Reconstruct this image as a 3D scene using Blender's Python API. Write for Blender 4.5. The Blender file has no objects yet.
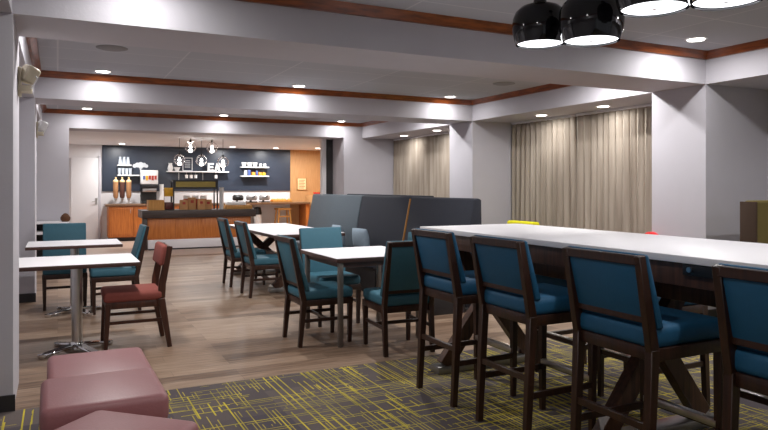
import bpy, bmesh, math, random
from mathutils import Vector, Matrix
random.seed(7)
sc = bpy.context.scene
COL = sc.collection
PI = math.pi

# ------------------------------------------------------------------ camera, world, exposure
cam_d = bpy.data.cameras.new('camera'); cam = bpy.data.objects.new('camera', cam_d); COL.objects.link(cam)
cam.location = (0, 0, 1.38); cam.rotation_euler = (PI/2, 0, -math.radians(26.395))
cam_d.sensor_width = 36; cam_d.lens = 657.5/768*36; cam_d.shift_y = -0.03724
cam_d.clip_start = 0.05; cam_d.clip_end = 100
sc.camera = cam
world = bpy.data.worlds.new('world'); sc.world = world; world.use_nodes = True
world.node_tree.nodes['Background'].inputs[0].default_value = (0.92, 0.95, 1.0, 1)
world.node_tree.nodes['Background'].inputs[1].default_value = 0.22
sc.view_settings.view_transform = 'Standard'; sc.view_settings.look = 'None'
sc.view_settings.gamma = 1.0; sc.view_settings.use_curve_mapping = False
sc.view_settings.exposure = 0.10

P_COFFER = 8.0      # watts of the recessed lights in the coffers
P_SOFFIT = 8.0      # recessed lights above the curtains
P_KITCHEN = 33.0
P_PEND = 1.6
P_GLOBE = 4.0
P_FILL = 34.0        # fill lights added out of view on each coffer's near side

# ------------------------------------------------------------------ material helpers
def srgb(r, g, b):
    f = lambda c: (c/255/12.92) if c/255 <= 0.04045 else ((c/255+0.055)/1.055)**2.4
    return (f(r), f(g), f(b), 1)

class N:
    """small node-graph helper"""
    def __init__(s, name):
        s.m = bpy.data.materials.new(name); s.m.use_nodes = True
        s.t = s.m.node_tree; s.b = s.t.nodes['Principled BSDF']
    def n(s, typ, **kw):
        nd = s.t.nodes.new(typ)
        for k, v in kw.items(): setattr(nd, k, v)
        return nd
    def l(s, a, b): s.t.links.new(a, b)
    def math(s, op, a, b=None, c=None):
        nd = s.n('ShaderNodeMath', operation=op)
        for i, v in enumerate((a, b, c)):
            if v is None: continue
            if isinstance(v, (int, float)): nd.inputs[i].default_value = v
            else: s.l(v, nd.inputs[i])
        return nd.outputs[0]
    def mix(s, fac, a, b):
        nd = s.n('ShaderNodeMix', data_type='RGBA')
        for i, v in ((0, fac), (6, a), (7, b)):
            if isinstance(v, (int, float, tuple)): nd.inputs[i].default_value = v
            else: s.l(v, nd.inputs[i])
        return nd.outputs[2]
    def coord(s, scale=(1, 1, 1), which='Object'):
        tc = s.n('ShaderNodeTexCoord'); mp = s.n('ShaderNodeMapping'); mp.inputs['Scale'].default_value = scale
        s.l(tc.outputs[which], mp.inputs[0]); return mp.outputs[0]
    def noise(s, vec, scale, detail=3):
        nd = s.n('ShaderNodeTexNoise'); nd.inputs['Scale'].default_value = scale; nd.inputs['Detail'].default_value = detail
        s.l(vec, nd.inputs['Vector']); return nd.outputs['Fac']
    def ramp(s, fac, stops):
        nd = s.n('ShaderNodeValToRGB'); s.l(fac, nd.inputs[0]); e = nd.color_ramp.elements
        while len(e) < len(stops): e.new(0.5)
        for i, (p, c) in enumerate(stops): e[i].position = p; e[i].color = c
        return nd.outputs[0]
    def bump(s, h, strength, dist=0.01):
        nd = s.n('ShaderNodeBump'); nd.inputs['Strength'].default_value = strength; nd.inputs['Distance'].default_value = dist
        s.l(h, nd.inputs['Height']); s.l(nd.outputs[0], s.b.inputs['Normal'])

def plain(name, c, rough=0.5, metal=0.0, var=0.06, scale=12, bump=0.0, spec=0.5, sheen=0.0):
    k = N(name); v = k.coord()
    f = k.noise(v, scale)
    hi = tuple(min(1, x*(1+var)) for x in c[:3])+(1,); lo = tuple(x*(1-var) for x in c[:3])+(1,)
    k.l(k.mix(f, lo, hi), k.b.inputs['Base Color'])
    k.b.inputs['Roughness'].default_value = rough; k.b.inputs['Metallic'].default_value = metal
    k.b.inputs['Specular IOR Level'].default_value = spec
    if sheen: k.b.inputs['Sheen Weight'].default_value = sheen
    if bump: k.bump(k.noise(v, scale*12, 2), bump)
    return k.m

def fabric(name, c, rough=0.85, weave=420, bump=0.25, spec=0.25):
    k = N(name); v = k.coord()
    f = k.noise(v, 30, 4); g = k.noise(k.coord((1, 1, 0.15)), weave, 1)
    lo = tuple(x*0.82 for x in c[:3])+(1,); hi = tuple(min(1, x*1.15) for x in c[:3])+(1,)
    k.l(k.mix(k.math('MULTIPLY_ADD', g, 0.5, k.math('MULTIPLY', f, 0.5)), lo, hi), k.b.inputs['Base Color'])
    k.b.inputs['Roughness'].default_value = rough; k.b.inputs['Specular IOR Level'].default_value = spec
    k.bump(g, bump, 0.002); return k.m

def wood(name, dark, light, rough=0.4, grain=(18, 18, 1.2)):
    k = N(name); v = k.coord(grain)
    f = k.noise(v, 3.0, 5)
    k.l(k.ramp(f, [(0.3, dark), (0.7, light)]), k.b.inputs['Base Color'])
    k.b.inputs['Roughness'].default_value = rough; k.bump(f, 0.08, 0.003); return k.m

def emit(name, c, strength):
    k = N(name)
    k.b.inputs['Base Color'].default_value = c
    k.b.inputs['Emission Color'].default_value = c; k.b.inputs['Emission Strength'].default_value = strength
    return k.m

M = {}
M['wall'] = plain('wall_vinyl', srgb(189, 186, 193), 0.7, var=0.03, scale=5, bump=0.08)
M['wall_white'] = plain('white_wall_paint', srgb(222, 220, 222), 0.6, var=0.02, scale=4)
M['wall_tan'] = wood('tan_wood_panel', srgb(178, 132, 84), srgb(196, 150, 100), 0.55)
M['navy'] = plain('navy_chalkboard', srgb(48, 56, 70), 0.35, var=0.15, scale=2.0)
M['base_dark'] = plain('dark_vinyl_base', srgb(42, 40, 42), 0.5)
M['trim'] = wood('cherry_trim', srgb(96, 44, 18), srgb(152, 80, 36), 0.3, (2, 2, 14))
M['walnut'] = wood('espresso_wood', srgb(34, 18, 12), srgb(58, 31, 19), 0.38)
M['walnut_light'] = wood('worn_walnut_wood', srgb(52, 30, 20), srgb(88, 56, 40), 0.45)
M['mahogany'] = wood('mahogany_chair_wood', srgb(52, 26, 16), srgb(80, 42, 27), 0.35)
M['orange'] = wood('orange_maple', srgb(180, 100, 40), srgb(208, 128, 60), 0.4)
M['islandtop'] = wood('dark_brown_top', srgb(56, 44, 40), srgb(74, 60, 54), 0.4, (1.2, 12, 12))
M['granite'] = plain('brown_granite', srgb(128, 98, 74), 0.3, var=0.3, scale=60)
M['white_top'] = plain('white_laminate', srgb(232, 229, 232), 0.42, var=0.03, scale=3)
M['edge'] = plain('dark_laminate_edge', srgb(74, 48, 42), 0.45)
M['steel'] = plain('brushed_steel', (0.55, 0.54, 0.53, 1), 0.28, 1.0, var=0.05)
M['sled'] = plain('grey_steel_foot', (0.30, 0.29, 0.28, 1), 0.38, 0.8, var=0.08)
M['chrome'] = plain('chrome', (0.75, 0.75, 0.76, 1), 0.10, 1.0, var=0.02)
M['bronze'] = plain('grey_bronze_metal', srgb(120, 112, 106), 0.38, 0.6)
M['teal'] = fabric('teal_upholstery', srgb(54, 98, 114), 0.6, spec=0.35)
M['blue'] = fabric('deep_blue_upholstery', srgb(26, 82, 116), 0.6, spec=0.35)
M['maroon'] = plain('maroon_leather', srgb(152, 100, 102), 0.45, var=0.06, scale=8, bump=0.10)
M['rust'] = fabric('rust_red_fabric', srgb(136, 74, 66))
M['slate'] = fabric('slate_blue_vinyl', srgb(86, 96, 104), 0.5, bump=0.08)
M['charcoal'] = fabric('charcoal_weave', srgb(46, 48, 56), 0.8, weave=160, bump=0.5)
M['gold'] = wood('golden_oak_edge', srgb(140, 92, 36), srgb(176, 124, 56))
M['pillow'] = fabric('pale_blue_pillow', srgb(146, 162, 176))
M['black'] = plain('black_gloss', srgb(14, 14, 18), 0.08, var=0.1, spec=0.6)
M['blackmat'] = plain('black_plastic', srgb(20, 20, 22), 0.45)
M['white'] = plain('white_ceramic', srgb(228, 228, 228), 0.3, var=0.02)
M['beige'] = plain('beige_plastic', srgb(206, 196, 172), 0.5, var=0.05)
M['grey'] = plain('grey_metal', srgb(150, 148, 148), 0.4, 0.3)
M['vent'] = plain('grey_vent', srgb(128, 126, 128), 0.6)
M['olive'] = fabric('olive_fabric', srgb(104, 92, 52))
M['brown'] = fabric('brown_fabric', srgb(70, 54, 44))
M['yellow'] = fabric('yellow_fabric', srgb(222, 214, 30))
M['yellowp'] = plain('golden_label', srgb(226, 170, 30), 0.5, var=0.35, scale=25)
M['red'] = plain('red_plastic', srgb(224, 40, 44), 0.4)
M['kraft'] = plain('kraft_paper', srgb(184, 138, 92), 0.8, var=0.12, scale=18)
M['tanbox'] = wood('bamboo', srgb(182, 128, 60), srgb(204, 152, 82), 0.5)
M['bread'] = plain('orange_bread', srgb(220, 140, 50), 0.6, var=0.25, scale=20)
M['olivegold'] = plain('gold_menu_panel', srgb(150, 134, 60), 0.5, var=0.1)
M['cream'] = plain('cream_paper', srgb(232, 200, 150), 0.6, var=0.05)
M['ink'] = plain('brown_print', srgb(150, 106, 66), 0.7)
M['cereal_tan'] = plain('toasted_cereal', srgb(178, 130, 88), 0.7, var=0.25, scale=60)
M['cereal_dark'] = plain('cocoa_cereal', srgb(92, 56, 46), 0.7, var=0.3, scale=60)
M['redprint'] = plain('red_printed_label', srgb(168, 52, 40), 0.5, var=0.5, scale=30)
M['dkred'] = plain('dark_red_jars', srgb(96, 38, 34), 0.4, var=0.4, scale=30)
M['bluep'] = plain('blue_carton', srgb(74, 92, 150), 0.5)
M['pine'] = plain('brown_pine_scales', srgb(92, 58, 34), 0.8, var=0.3, scale=60)
M['lens'] = emit('lit_downlight_lens', (1, 0.95, 0.88, 1), 9.0)
M['diffuser'] = emit('lit_pendant_diffuser', (0.95, 0.96, 1.0, 1), 2.2)
M['bulb'] = emit('lit_bulb', (1, 0.97, 0.92, 1), 14.0)
M['frost'] = plain('frosted_glass', srgb(172, 180, 190), 0.25, var=0.03)
M['chalk'] = plain('chalk_white', srgb(205, 208, 212), 0.9, var=0.1)
kk = N('clear_glass'); kk.b.inputs['Transmission Weight'].default_value = 1; kk.b.inputs['Roughness'].default_value = 0.02
kk.b.inputs['IOR'].default_value = 1.42; kk.b.inputs['Base Color'].default_value = (0.99, 0.99, 1, 1); M['glass'] = kk.m

def make_ceiling():
    k = N('ceiling_tiles'); v = k.coord()
    br = k.n('ShaderNodeTexBrick', offset=0.0, squash=1.0); k.l(v, br.inputs['Vector'])
    br.inputs['Scale'].default_value = 1; br.inputs['Brick Width'].default_value = 1.22; br.inputs['Row Height'].default_value = 0.61
    br.inputs['Mortar Size'].default_value = 0.010; br.inputs['Mortar Smooth'].default_value = 0.3
    br.inputs['Color1'].default_value = srgb(182, 184, 191); br.inputs['Color2'].default_value = srgb(177, 179, 187)
    br.inputs['Mortar'].default_value = srgb(200, 200, 204)
    k.l(br.outputs[0], k.b.inputs['Base Color']); k.b.inputs['Roughness'].default_value = 0.85
    k.bump(k.noise(v, 90, 2), 0.1, 0.003); return k.m
M['ceiling'] = make_ceiling()

def make_planks():
    k = N('floor_planks'); v = k.coord()
    br = k.n('ShaderNodeTexBrick', offset=0.37, offset_frequency=3, squash=1.0); k.l(v, br.inputs['Vector'])
    br.inputs['Scale'].default_value = 1; br.inputs['Brick Width'].default_value = 1.2; br.inputs['Row Height'].default_value = 0.15
    br.inputs['Mortar Size'].default_value = 0.0012; br.inputs['Mortar Smooth'].default_value = 0.4; br.inputs['Bias'].default_value = 0.0
    br.inputs['Color1'].default_value = (0, 0, 0, 1); br.inputs['Color2'].default_value = (1, 1, 1, 1); br.inputs['Mortar'].default_value = (0, 0, 0, 1)
    g = k.noise(k.coord((2.2, 26, 1)), 1.6, 6); w = k.noise(k.coord((0.9, 5, 1)), 1.3, 3)
    f = k.math('ADD', k.math('MULTIPLY', br.outputs[0], 0.30), k.math('ADD', k.math('MULTIPLY', g, 0.72), k.math('MULTIPLY', w, 0.18)))
    c = k.ramp(f, [(0.30, srgb(66, 48, 36)), (0.50, srgb(112, 88, 70)), (0.70, srgb(144, 120, 100)), (0.95, srgb(174, 152, 132))])
    c2 = k.mix(k.math('MULTIPLY', br.outputs[1], 0.55), c, srgb(62, 46, 38))
    k.l(c2, k.b.inputs['Base Color']); k.b.inputs['Roughness'].default_value = 0.42
    k.bump(g, 0.05, 0.002); return k.m
M['planks'] = make_planks()

def make_carpet():
    k = N('lined_carpet'); tc = k.n('ShaderNodeTexCoord'); sp = k.n('ShaderNodeSeparateXYZ'); k.l(tc.outputs['Object'], sp.inputs[0])
    def wn(a, b):
        cb = k.n('ShaderNodeCombineXYZ'); nd = k.n('ShaderNodeTexWhiteNoise', noise_dimensions='2D')
        for i, x in enumerate((a, b)):
            if isinstance(x, (int, float)): cb.inputs[i].default_value = x
            else: k.l(x, cb.inputs[i])
        k.l(cb.outputs[0], nd.inputs['Vector']); return nd.outputs['Value']
    v = tc.outputs['Object']
    def lines(a, b, pitch, width, seg, seed, nscale):
        u = k.math('DIVIDE', a, pitch); i = k.math('FLOOR', u); fr = k.math('FRACT', u)
        on_w = k.math('LESS_THAN', fr, width)
        sv = k.math('ADD', k.math('DIVIDE', b, seg), k.math('MULTIPLY', wn(i, seed+0.5), 9.0))
        j = k.math('FLOOR', sv)
        pat = k.noise(v, nscale, 1)
        thr = k.math('MULTIPLY', k.math('SUBTRACT', pat, 0.33), 2.0)
        on = k.math('LESS_THAN', wn(k.math('ADD', i, seed), j), thr)
        return k.math('MULTIPLY', on_w, on)
    X, Y = sp.outputs[0], sp.outputs[1]
    a = lines(X, Y, 0.047, 0.20, 1.10, 3.0, 1.7)
    b = lines(Y, X, 0.031, 0.22, 0.60, 11.0, 1.9)
    c = lines(X, Y, 0.024, 0.26, 0.35, 23.0, 2.3)
    d = lines(Y, X, 0.090, 0.09, 1.40, 31.0, 1.3)
    yl = k.math('MAXIMUM', k.math('MAXIMUM', a, d), k.math('MULTIPLY', k.math('MAXIMUM', b, c), 0.72))
    # tonal rectangles in the ground colour
    t1 = wn(k.math('FLOOR', k.math('DIVIDE', X, 0.31)), k.math('FLOOR', k.math('DIVIDE', Y, 0.43)))
    ground = k.ramp(t1, [(0.0, srgb(84, 78, 84)), (0.5, srgb(98, 90, 88)), (1.0, srgb(110, 100, 96))])
    fine = k.noise(v, 260, 2)
    ground = k.mix(k.math('MULTIPLY', fine, 0.5), ground, srgb(74, 66, 68))
    yv = k.noise(v, 3.0, 2)
    ycol = k.ramp(yv, [(0.35, srgb(158, 146, 60)), (0.65, srgb(214, 194, 62))])
    k.l(k.mix(k.math('MULTIPLY', yl, 0.92), ground, ycol), k.b.inputs['Base Color'])
    k.b.inputs['Roughness'].default_value = 0.95; k.b.inputs['Specular IOR Level'].default_value = 0.1
    k.bump(fine, 0.3, 0.004); return k.m
M['carpet'] = make_carpet()

def make_curtain():
    k = N('taupe_drape'); v = k.coord((1, 1, 0.06))
    f = k.noise(v, 14, 3)
    k.l(k.ramp(f, [(0.3, srgb(152, 140, 127)), (0.7, srgb(182, 171, 158))]), k.b.inputs['Base Color'])
    k.b.inputs['Roughness'].default_value = 0.9; k.b.inputs['Specular IOR Level'].default_value = 0.15
    k.bump(k.noise(k.coord((40, 40, 8)), 20, 2), 0.15, 0.002); return k.m
M['curtain'] = make_curtain()
M['tile'] = plain('pale_floor_tile', srgb(184, 164, 150), 0.4, var=0.06, scale=3)

# ------------------------------------------------------------------ mesh helpers
class MB:
    def __init__(s): s.bm = bmesh.new(); s.mats = []
    def _mi(s, mat):
        if mat is None: return 0
        if mat not in s.mats: s.mats.append(mat)
        return s.mats.index(mat)
    def box(s, x0, x1, y0, y1, z0, z1, bev=0.0, seg=2, mat=None, rot=None):
        b = bmesh.new(); bmesh.ops.create_cube(b, size=1)
        for v in b.verts: v.co = Vector(((x0+x1)/2+v.co.x*(x1-x0), (y0+y1)/2+v.co.y*(y1-y0), (z0+z1)/2+v.co.z*(z1-z0)))
        if bev: bmesh.ops.bevel(b, geom=b.edges[:], offset=min(bev, 0.49*min(abs(x1-x0), abs(y1-y0), abs(z1-z0))), segments=seg, profile=0.5, affect='EDGES')
        if rot is not None: bmesh.ops.transform(b, matrix=rot, verts=b.verts)
        s._merge(b, mat); return s
    def _merge(s, b, mat=None):
        mi = s._mi(mat)
        for f in b.faces: f.material_index = mi
        me = bpy.data.meshes.new('t'); b.to_mesh(me); b.free(); s.bm.from_mesh(me); bpy.data.meshes.remove(me)
    def hexa(s, bot, top, bev=0.0, seg=2, mat=None):
        """eight-corner solid from two quads (counter-clockwise seen from above)"""
        b = bmesh.new(); vb = [b.verts.new(p) for p in bot]; vt = [b.verts.new(p) for p in top]
        b.faces.new(vb[::-1]); b.faces.new(vt)
        for i in range(4):
            j = (i+1) % 4; b.faces.new((vb[i], vb[j], vt[j], vt[i]))
        bmesh.ops.recalc_face_normals(b, faces=b.faces)
        if bev: bmesh.ops.bevel(b, geom=b.edges[:], offset=bev, segments=seg, profile=0.5, affect='EDGES')
        s._merge(b, mat); return s
    def bar(s, p0, p1, w, d, w1=None, d1=None, bev=0.003, side=(1, 0, 0), mat=None):
        """tapered square bar from p0 to p1; w along side, d across"""
        p0, p1 = Vector(p0), Vector(p1); ax = (p1-p0).normalized(); sd = Vector(side)
        sd = (sd-ax*sd.dot(ax)).normalized(); ot = ax.cross(sd)
        w1 = w if w1 is None else w1; d1 = d if d1 is None else d1
        q = lambda p, a, c: [p+sd*(i*a/2)+ot*(j*c/2) for i, j in ((-1, -1), (1, -1), (1, 1), (-1, 1))]
        return s.hexa(q(p0, w, d), q(p1, w1, d1), bev, 1, mat)
    def lathe(s, prof, c=(0, 0, 0), n=24, mat=None, axis=None):
        b = bmesh.new(); rings = []
        for r, z in prof:
            if r < 1e-5: rings.append([b.verts.new((0, 0, z))])
            else: rings.append([b.verts.new((r*math.cos(2*PI*i/n), r*math.sin(2*PI*i/n), z)) for i in range(n)])
        for a, d in zip(rings, rings[1:]):
            for i in range(n):
                j = (i+1) % n
                if len(a) == 1 and len(d) == 1: continue
                if len(a) == 1: b.faces.new((a[0], d[j], d[i]))
                elif len(d) == 1: b.faces.new((a[i], a[j], d[0]))
                else: b.faces.new((a[i], a[j], d[j], d[i]))
        bmesh.ops.recalc_face_normals(b, faces=b.faces)
        m = Matrix.Translation(c)
        if axis is not None: m = m @ Vector((0, 0, 1)).rotation_difference(Vector(axis)).to_matrix().to_4x4()
        bmesh.ops.transform(b, matrix=m, verts=b.verts); s._merge(b, mat); return s
    def cyl(s, p0, p1, r0, r1=None, n=16, mat=None):
        p0, p1 = Vector(p0), Vector(p1); r1 = r0 if r1 is None else r1; L = (p1-p0).length
        return s.lathe([(0, 0), (r0, 0), (r1, L), (0, L)], p0, n, mat, (p1-p0).normalized())
    def prism(s, poly, axis, a0, a1, bev=0.0, mat=None):
        """extrude a 2-D outline along axis 'x','y' or 'z' from a0 to a1"""
        def P(u, v, a): return {'x': (a, u, v), 'y': (u, a, v), 'z': (u, v, a)}[axis]
        b = bmesh.new(); A = [b.verts.new(P(u, v, a0)) for u, v in poly]; B = [b.verts.new(P(u, v, a1)) for u, v in poly]
        b.faces.new(A); b.faces.new(B[::-1]); n = len(poly)
        for i in range(n): b.faces.new((A[i], B[i], B[(i+1) % n], A[(i+1) % n]))
        bmesh.ops.recalc_face_normals(b, faces=b.faces)
        if bev: bmesh.ops.bevel(b, geom=b.edges[:], offset=bev, segments=2, profile=0.5, affect='EDGES')
        s._merge(b, mat); return s
    def tube(s, pts, r, n=8, mat=None):
        for a, c in zip(pts, pts[1:]): s.cyl(a, c, r, r, n, mat)
        return s
    def xf(s, m): bmesh.ops.transform(s.bm, matrix=m, verts=s.bm.verts); return s
    def build(s, name, mat, parent=None, loc=None, angle=40):
        me = bpy.data.meshes.new(name); s.bm.to_mesh(me); s.bm.free()
        for p in me.polygons: p.use_smooth = True
        me.set_sharp_from_angle(angle=math.radians(angle))
        for m in ([mat] if not s.mats else [x if x is not None else mat for x in s.mats]): me.materials.append(m)
        o = bpy.data.objects.new(name, me); COL.objects.link(o)
        if parent is not None: o.parent = parent
        if loc is not None: o.location = loc
        return o

def tag(o, label, cat, group=None, kind=None):
    o['label'] = label; o['category'] = cat
    if group: o['group'] = group
    if kind: o['kind'] = kind
    return o
def thing(name, label, cat, loc=(0, 0, 0), rz=0.0, group=None):
    o = bpy.data.objects.new(name, None); COL.objects.link(o); o.empty_display_size = 0.1
    o.location = loc; o.rotation_euler = (0, 0, rz); return tag(o, label, cat, group)
def struct(name, mb, mat, parent=None, label=None):
    o = mb.build(name, mat, parent)
    if parent is None: o['kind'] = 'structure'
    if label: o['label'] = label
    return o
def dup(root, loc, rz, label, group=None):
    r = root.copy(); COL.objects.link(r); r.location = loc; r.rotation_euler = (0, 0, rz); r['label'] = label
    if group: r['group'] = group
    for ch in list(root.children):
        c = ch.copy(); COL.objects.link(c); c.parent = r
        for g in list(ch.children):
            d = g.copy(); COL.objects.link(d); d.parent = c
    return r
def box1(name, dims, mat, parent=None, bev=0.004, seg=2):
    return MB().box(*dims, bev, seg).build(name, mat, parent)

# ------------------------------------------------------------------ room shell
XL, XR = -0.25, 6.015            # coffer edges
WL, WR = -0.95, 7.02             # side walls
HB, HC = 2.44, 2.765             # soffit underside, coffer ceiling
YB = 18.3                        # kitchen back wall
BEAMS = [(-3.94, -3.25), (0.34, 1.03), (4.62, 5.31), (8.90, 9.59), (13.20, 13.85)]

struct('floor', MB().box(WL-0.2, WR+0.2, -4.0, 13.62, -0.06, 0.0), M['planks'])
struct('floor_tile', MB().box(WL-0.2, WR+0.2, 13.62, YB+0.2, -0.06, 0.0), M['tile'])
struct('floor_carpet', MB().box(WL+0.0, WR, -4.0, 4.62, 0.0, 0.006), M['carpet'])
struct('ceiling', MB().box(WL-0.2, WR+0.2, -4.1, 13.85, HC, HC+0.06), M['ceiling'])
for i, (a, b) in enumerate(BEAMS):
    struct('ceiling_beam', MB().box(WL-0.1, WR+0.1, a, b, HB, HC+0.02), M['wall'])
for s, (x0, x1) in (('left', (WL-0.1, XL)), ('right', (XR, WR+0.1))):
    for (a, b), (c, d) in zip(BEAMS, BEAMS[1:]):
        struct('ceiling_soffit', MB().box(x0, x1, b, c, HB, HC+0.02), M['wall'])
struct('ceiling_kitchen', MB().box(WL-0.2, WR+0.3, 13.85, YB+0.2, HB, HB+0.06), M['wall_white'])
# wood crown trim round each coffer
n = 1
def crown_profile(sgn):  # offset from fascia, z
    return [(0, 2.692), (sgn*0.024, 2.692), (sgn*0.034, 2.712), (sgn*0.070, 2.752), (sgn*0.075, 2.7645), (0, 2.7645)]
for (a, b), (c, d) in zip(BEAMS, BEAMS[1:]):
    for poly, ax, a0, a1 in ((
        [(c+u, z) for u, z in crown_profile(-1)], 'x', XL, XR), ([(b+u, z) for u, z in crown_profile(1)], 'x', XL, XR),
        ([(XL+u, z) for u, z in crown_profile(1)], 'y', b, c), ([(XR+u, z) for u, z in crown_profile(-1)], 'y', b, c)):
        struct(f'trim_{n}', MB().prism(poly, ax, a0, a1), M['trim']); n += 1
# walls
struct('wall_left', MB().box(WL-0.12, WL, -4.0, 13.85, 0, HB+0.01), M['wall'])
struct('wall_right', MB().box(WR, WR+0.12, -4.0, 13.85, 0, HB+0.01), M['wall'])
for a, b in BEAMS[2:4]:
    struct('wall_left_pillar', MB().box(WL, XL+0.005, a, b, 0, HB), M['wall'])
    struct('wall_right_pillar', MB().box(XR, WR, a, b, 0, HB), M['wall'])
struct('wall_partition_left', MB().box(WL, 0.184, 13.2, 13.85, 0, HB), M['wall'])
struct('wall_partition_right', MB().box(5.58, WR, 13.2, 13.85, 0, HB), M['wall'])
struct('wall_kitchen_left', MB().box(-0.35, -0.2, 13.85, YB, 0, HB), M['wall_white'])
struct('wall_kitchen_right', MB().box(7.08, 7.2, 13.85, YB, 0, HB), M['wall_tan'])
struct('wall_back', MB().box(-0.3, 7.2, YB, YB+0.12, 0, HB), M['wall_white'])
struct('wall_back_navy_panel', MB().box(1.017, 6.038, YB-0.03, YB, 1.255, HB-0.005), M['navy'])
struct('wall_back_tan_panel', MB().box(6.038, 7.08, YB-0.04, YB, 0, HB-0.002), M['wall_tan'])
# dark and white jamb pieces right of the kitchen opening
struct('trim_jamb_dark', MB().box(5.424, 5.58, 13.85, 13.99, 0, HB), M['base_dark'])
struct('trim_jamb_white', MB().box(5.33, 5.424, 13.86, 13.99, 0, HB), M['wall_white'])
# baseboards
k = 1
for nm, d in (('baseboard_left', (WL, WL+0.012, -3.9, 4.62, 0, 0.1)), ('baseboard_right', (WR-0.012, WR, -3.9, 4.62, 0, 0.1)),
              ('baseboard_left_far', (WL, WL+0.012, 5.31, 8.9, 0, 0.1)), ('baseboard_left_end', (WL, WL+0.012, 9.59, 13.2, 0, 0.1)),
              ('baseboard_partition_left', (WL, 0.184, 13.188, 13.2, 0, 0.1)), ('baseboard_partition_right', (5.58, WR, 13.188, 13.2, 0, 0.1))):
    struct(nm, MB().box(*d), M['base_dark'])
for a, b in BEAMS[2:4]:
    struct('baseboard_left_pillar', MB().box(WL, XL+0.017, a-0.012, a, 0, 0.105), M['base_dark'])
    struct('baseboard_right_pillar', MB().box(XR-0.012, WR, a-0.012, a, 0, 0.1).box(XR-0.012, XR, a, b, 0, 0.1), M['base_dark'])
# kitchen back door
door = struct('door_1', MB().box(0.30, 0.93, YB-0.045, YB-0.005, 0.01, 2.10, 0.003), M['wall_white'])
box1('door_frame', (0.935, 0.985, YB-0.055, YB, 0, 2.16), M['wall'], door)
MB().cyl((0.88, YB-0.045, 1.0), (0.88, YB-0.10, 1.0), 0.012).cyl((0.88, YB-0.095, 1.0), (0.78, YB-0.095, 1.0), 0.011).box(0.855, 0.905, YB-0.052, YB-0.045, 0.92, 1.08).build('door_handle', M['steel'], door)

# ------------------------------------------------------------------ recessed lights and their lamps
def disc_lamp(name, loc, watts, size, parent, col):
    d = bpy.data.lights.new(name, 'AREA'); d.shape = 'DISK'; d.size = size; d.energy = watts; d.color = col; d.spread = math.radians(176)
    o = bpy.data.objects.new(name, d); COL.objects.link(o); o.location = loc; o.parent = parent
    return o
def downlight(x, y, z, watts, label, group, col=(1, 0.985, 0.97)):
    t = thing('downlight', label, 'ceiling light', (x, y, z), 0, group)
    MB().lathe([(0.072, 0.0), (0.098, 0.0), (0.098, -0.006), (0.090, -0.010), (0.074, -0.004), (0.074, 0.0)]).build('trim_ring', M['white'], t)
    MB().lathe([(0, -0.003), (0.0735, -0.003), (0.0735, -0.0105), (0, -0.0105)]).build('lens', M['lens'], t)
    disc_lamp('downlight_beam', (0, 0, -0.0125), watts, 0.12, t, col)
    return t
g = 'recessed ceiling lights'
downlight(0.487, 8.57, HC, P_COFFER, 'round recessed light left of three in the second ceiling bay above the left tables', g)
downlight(2.97, 8.62, HC, P_COFFER, 'round recessed light in the middle of the second ceiling bay beside the wood trim', g)
downlight(5.416, 8.62, HC, P_COFFER, 'round recessed light at the right corner of the second ceiling bay near the curtain pillar', g)
downlight(0.464, 12.78, HC, P_COFFER, 'small recessed light left in the third ceiling bay just above the kitchen doorway', g)
downlight(2.89, 12.82, HC, P_COFFER, 'small recessed light in the third ceiling bay above the middle of the kitchen opening', g)
downlight(5.39, 12.90, HC, P_COFFER, 'small recessed light at the right corner of the third ceiling bay', g)
downlight(5.372, 4.23, HC, P_COFFER*1.9, 'recessed light in the near ceiling bay right of the black pendants', g)
downlight(0.487, 4.25, HC, P_COFFER*1.1, 'recessed light in the near ceiling bay above the maroon ottomans, out of frame', g)
downlight(6.427, 7.70, HB, P_SOFFIT, 'recessed light in the soffit above the left part of the large curtain', g)
downlight(6.44, 6.48, HB, P_SOFFIT, 'recessed light in the soffit above the right part of the large curtain', g)
downlight(6.45, 12.06, HB, P_SOFFIT, 'recessed soffit light above the far curtain, the left one of the far pair', g)
downlight(6.40, 10.65, HB, P_SOFFIT, 'recessed soffit light above the far curtain, the right one of the far pair', g)
for x, y, lb in ((1.423, 17.43, 'recessed light in the kitchen ceiling above the white mugs on the left shelves'),
                 (4.177, 17.5, 'recessed light in the kitchen ceiling right of the glass globe pendants'),
                 (5.373, 17.5, 'recessed light in the kitchen ceiling above the end of the navy wall'),
                 (6.437, 17.06, 'recessed light in the kitchen ceiling in front of the tan panel'),
                 (2.8, 15.9, 'recessed light in the kitchen ceiling behind the beam above the island')):
    downlight(x, y, HB, P_KITCHEN, lb, g, (1, 0.985, 0.97))
hid = 'fill lights added unseen on the near side of each ceiling bay'  # extra rows, hidden from the camera, added to brighten the room
for y in (-1.5, 1.45, 5.75, 10.05):
    for x in (0.487, 2.97, 5.40):
        downlight(x, y, HC, P_FILL*(1.1 if y > 2 else 1.2 if x > 5 else 0.42), 'recessed fill light added out of view on the near side of a ceiling bay', hid)
def grille(x, y, label):
    t = MB().lathe([(0, -0.012), (0.12, -0.012), (0.15, -0.004), (0.15, 0.0), (0, 0)], (0, 0, 0), 28).build('ceiling_vent', M['vent'])
    t.location = (x, y, HC); tag(t, label, 'ceiling vent', 'round ceiling grilles')
grille(0.487, 7.10, 'round grey ceiling grille in the second bay above the left tables')
grille(5.381, 7.21, 'round grey ceiling grille in the second bay near its right wood trim')

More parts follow.
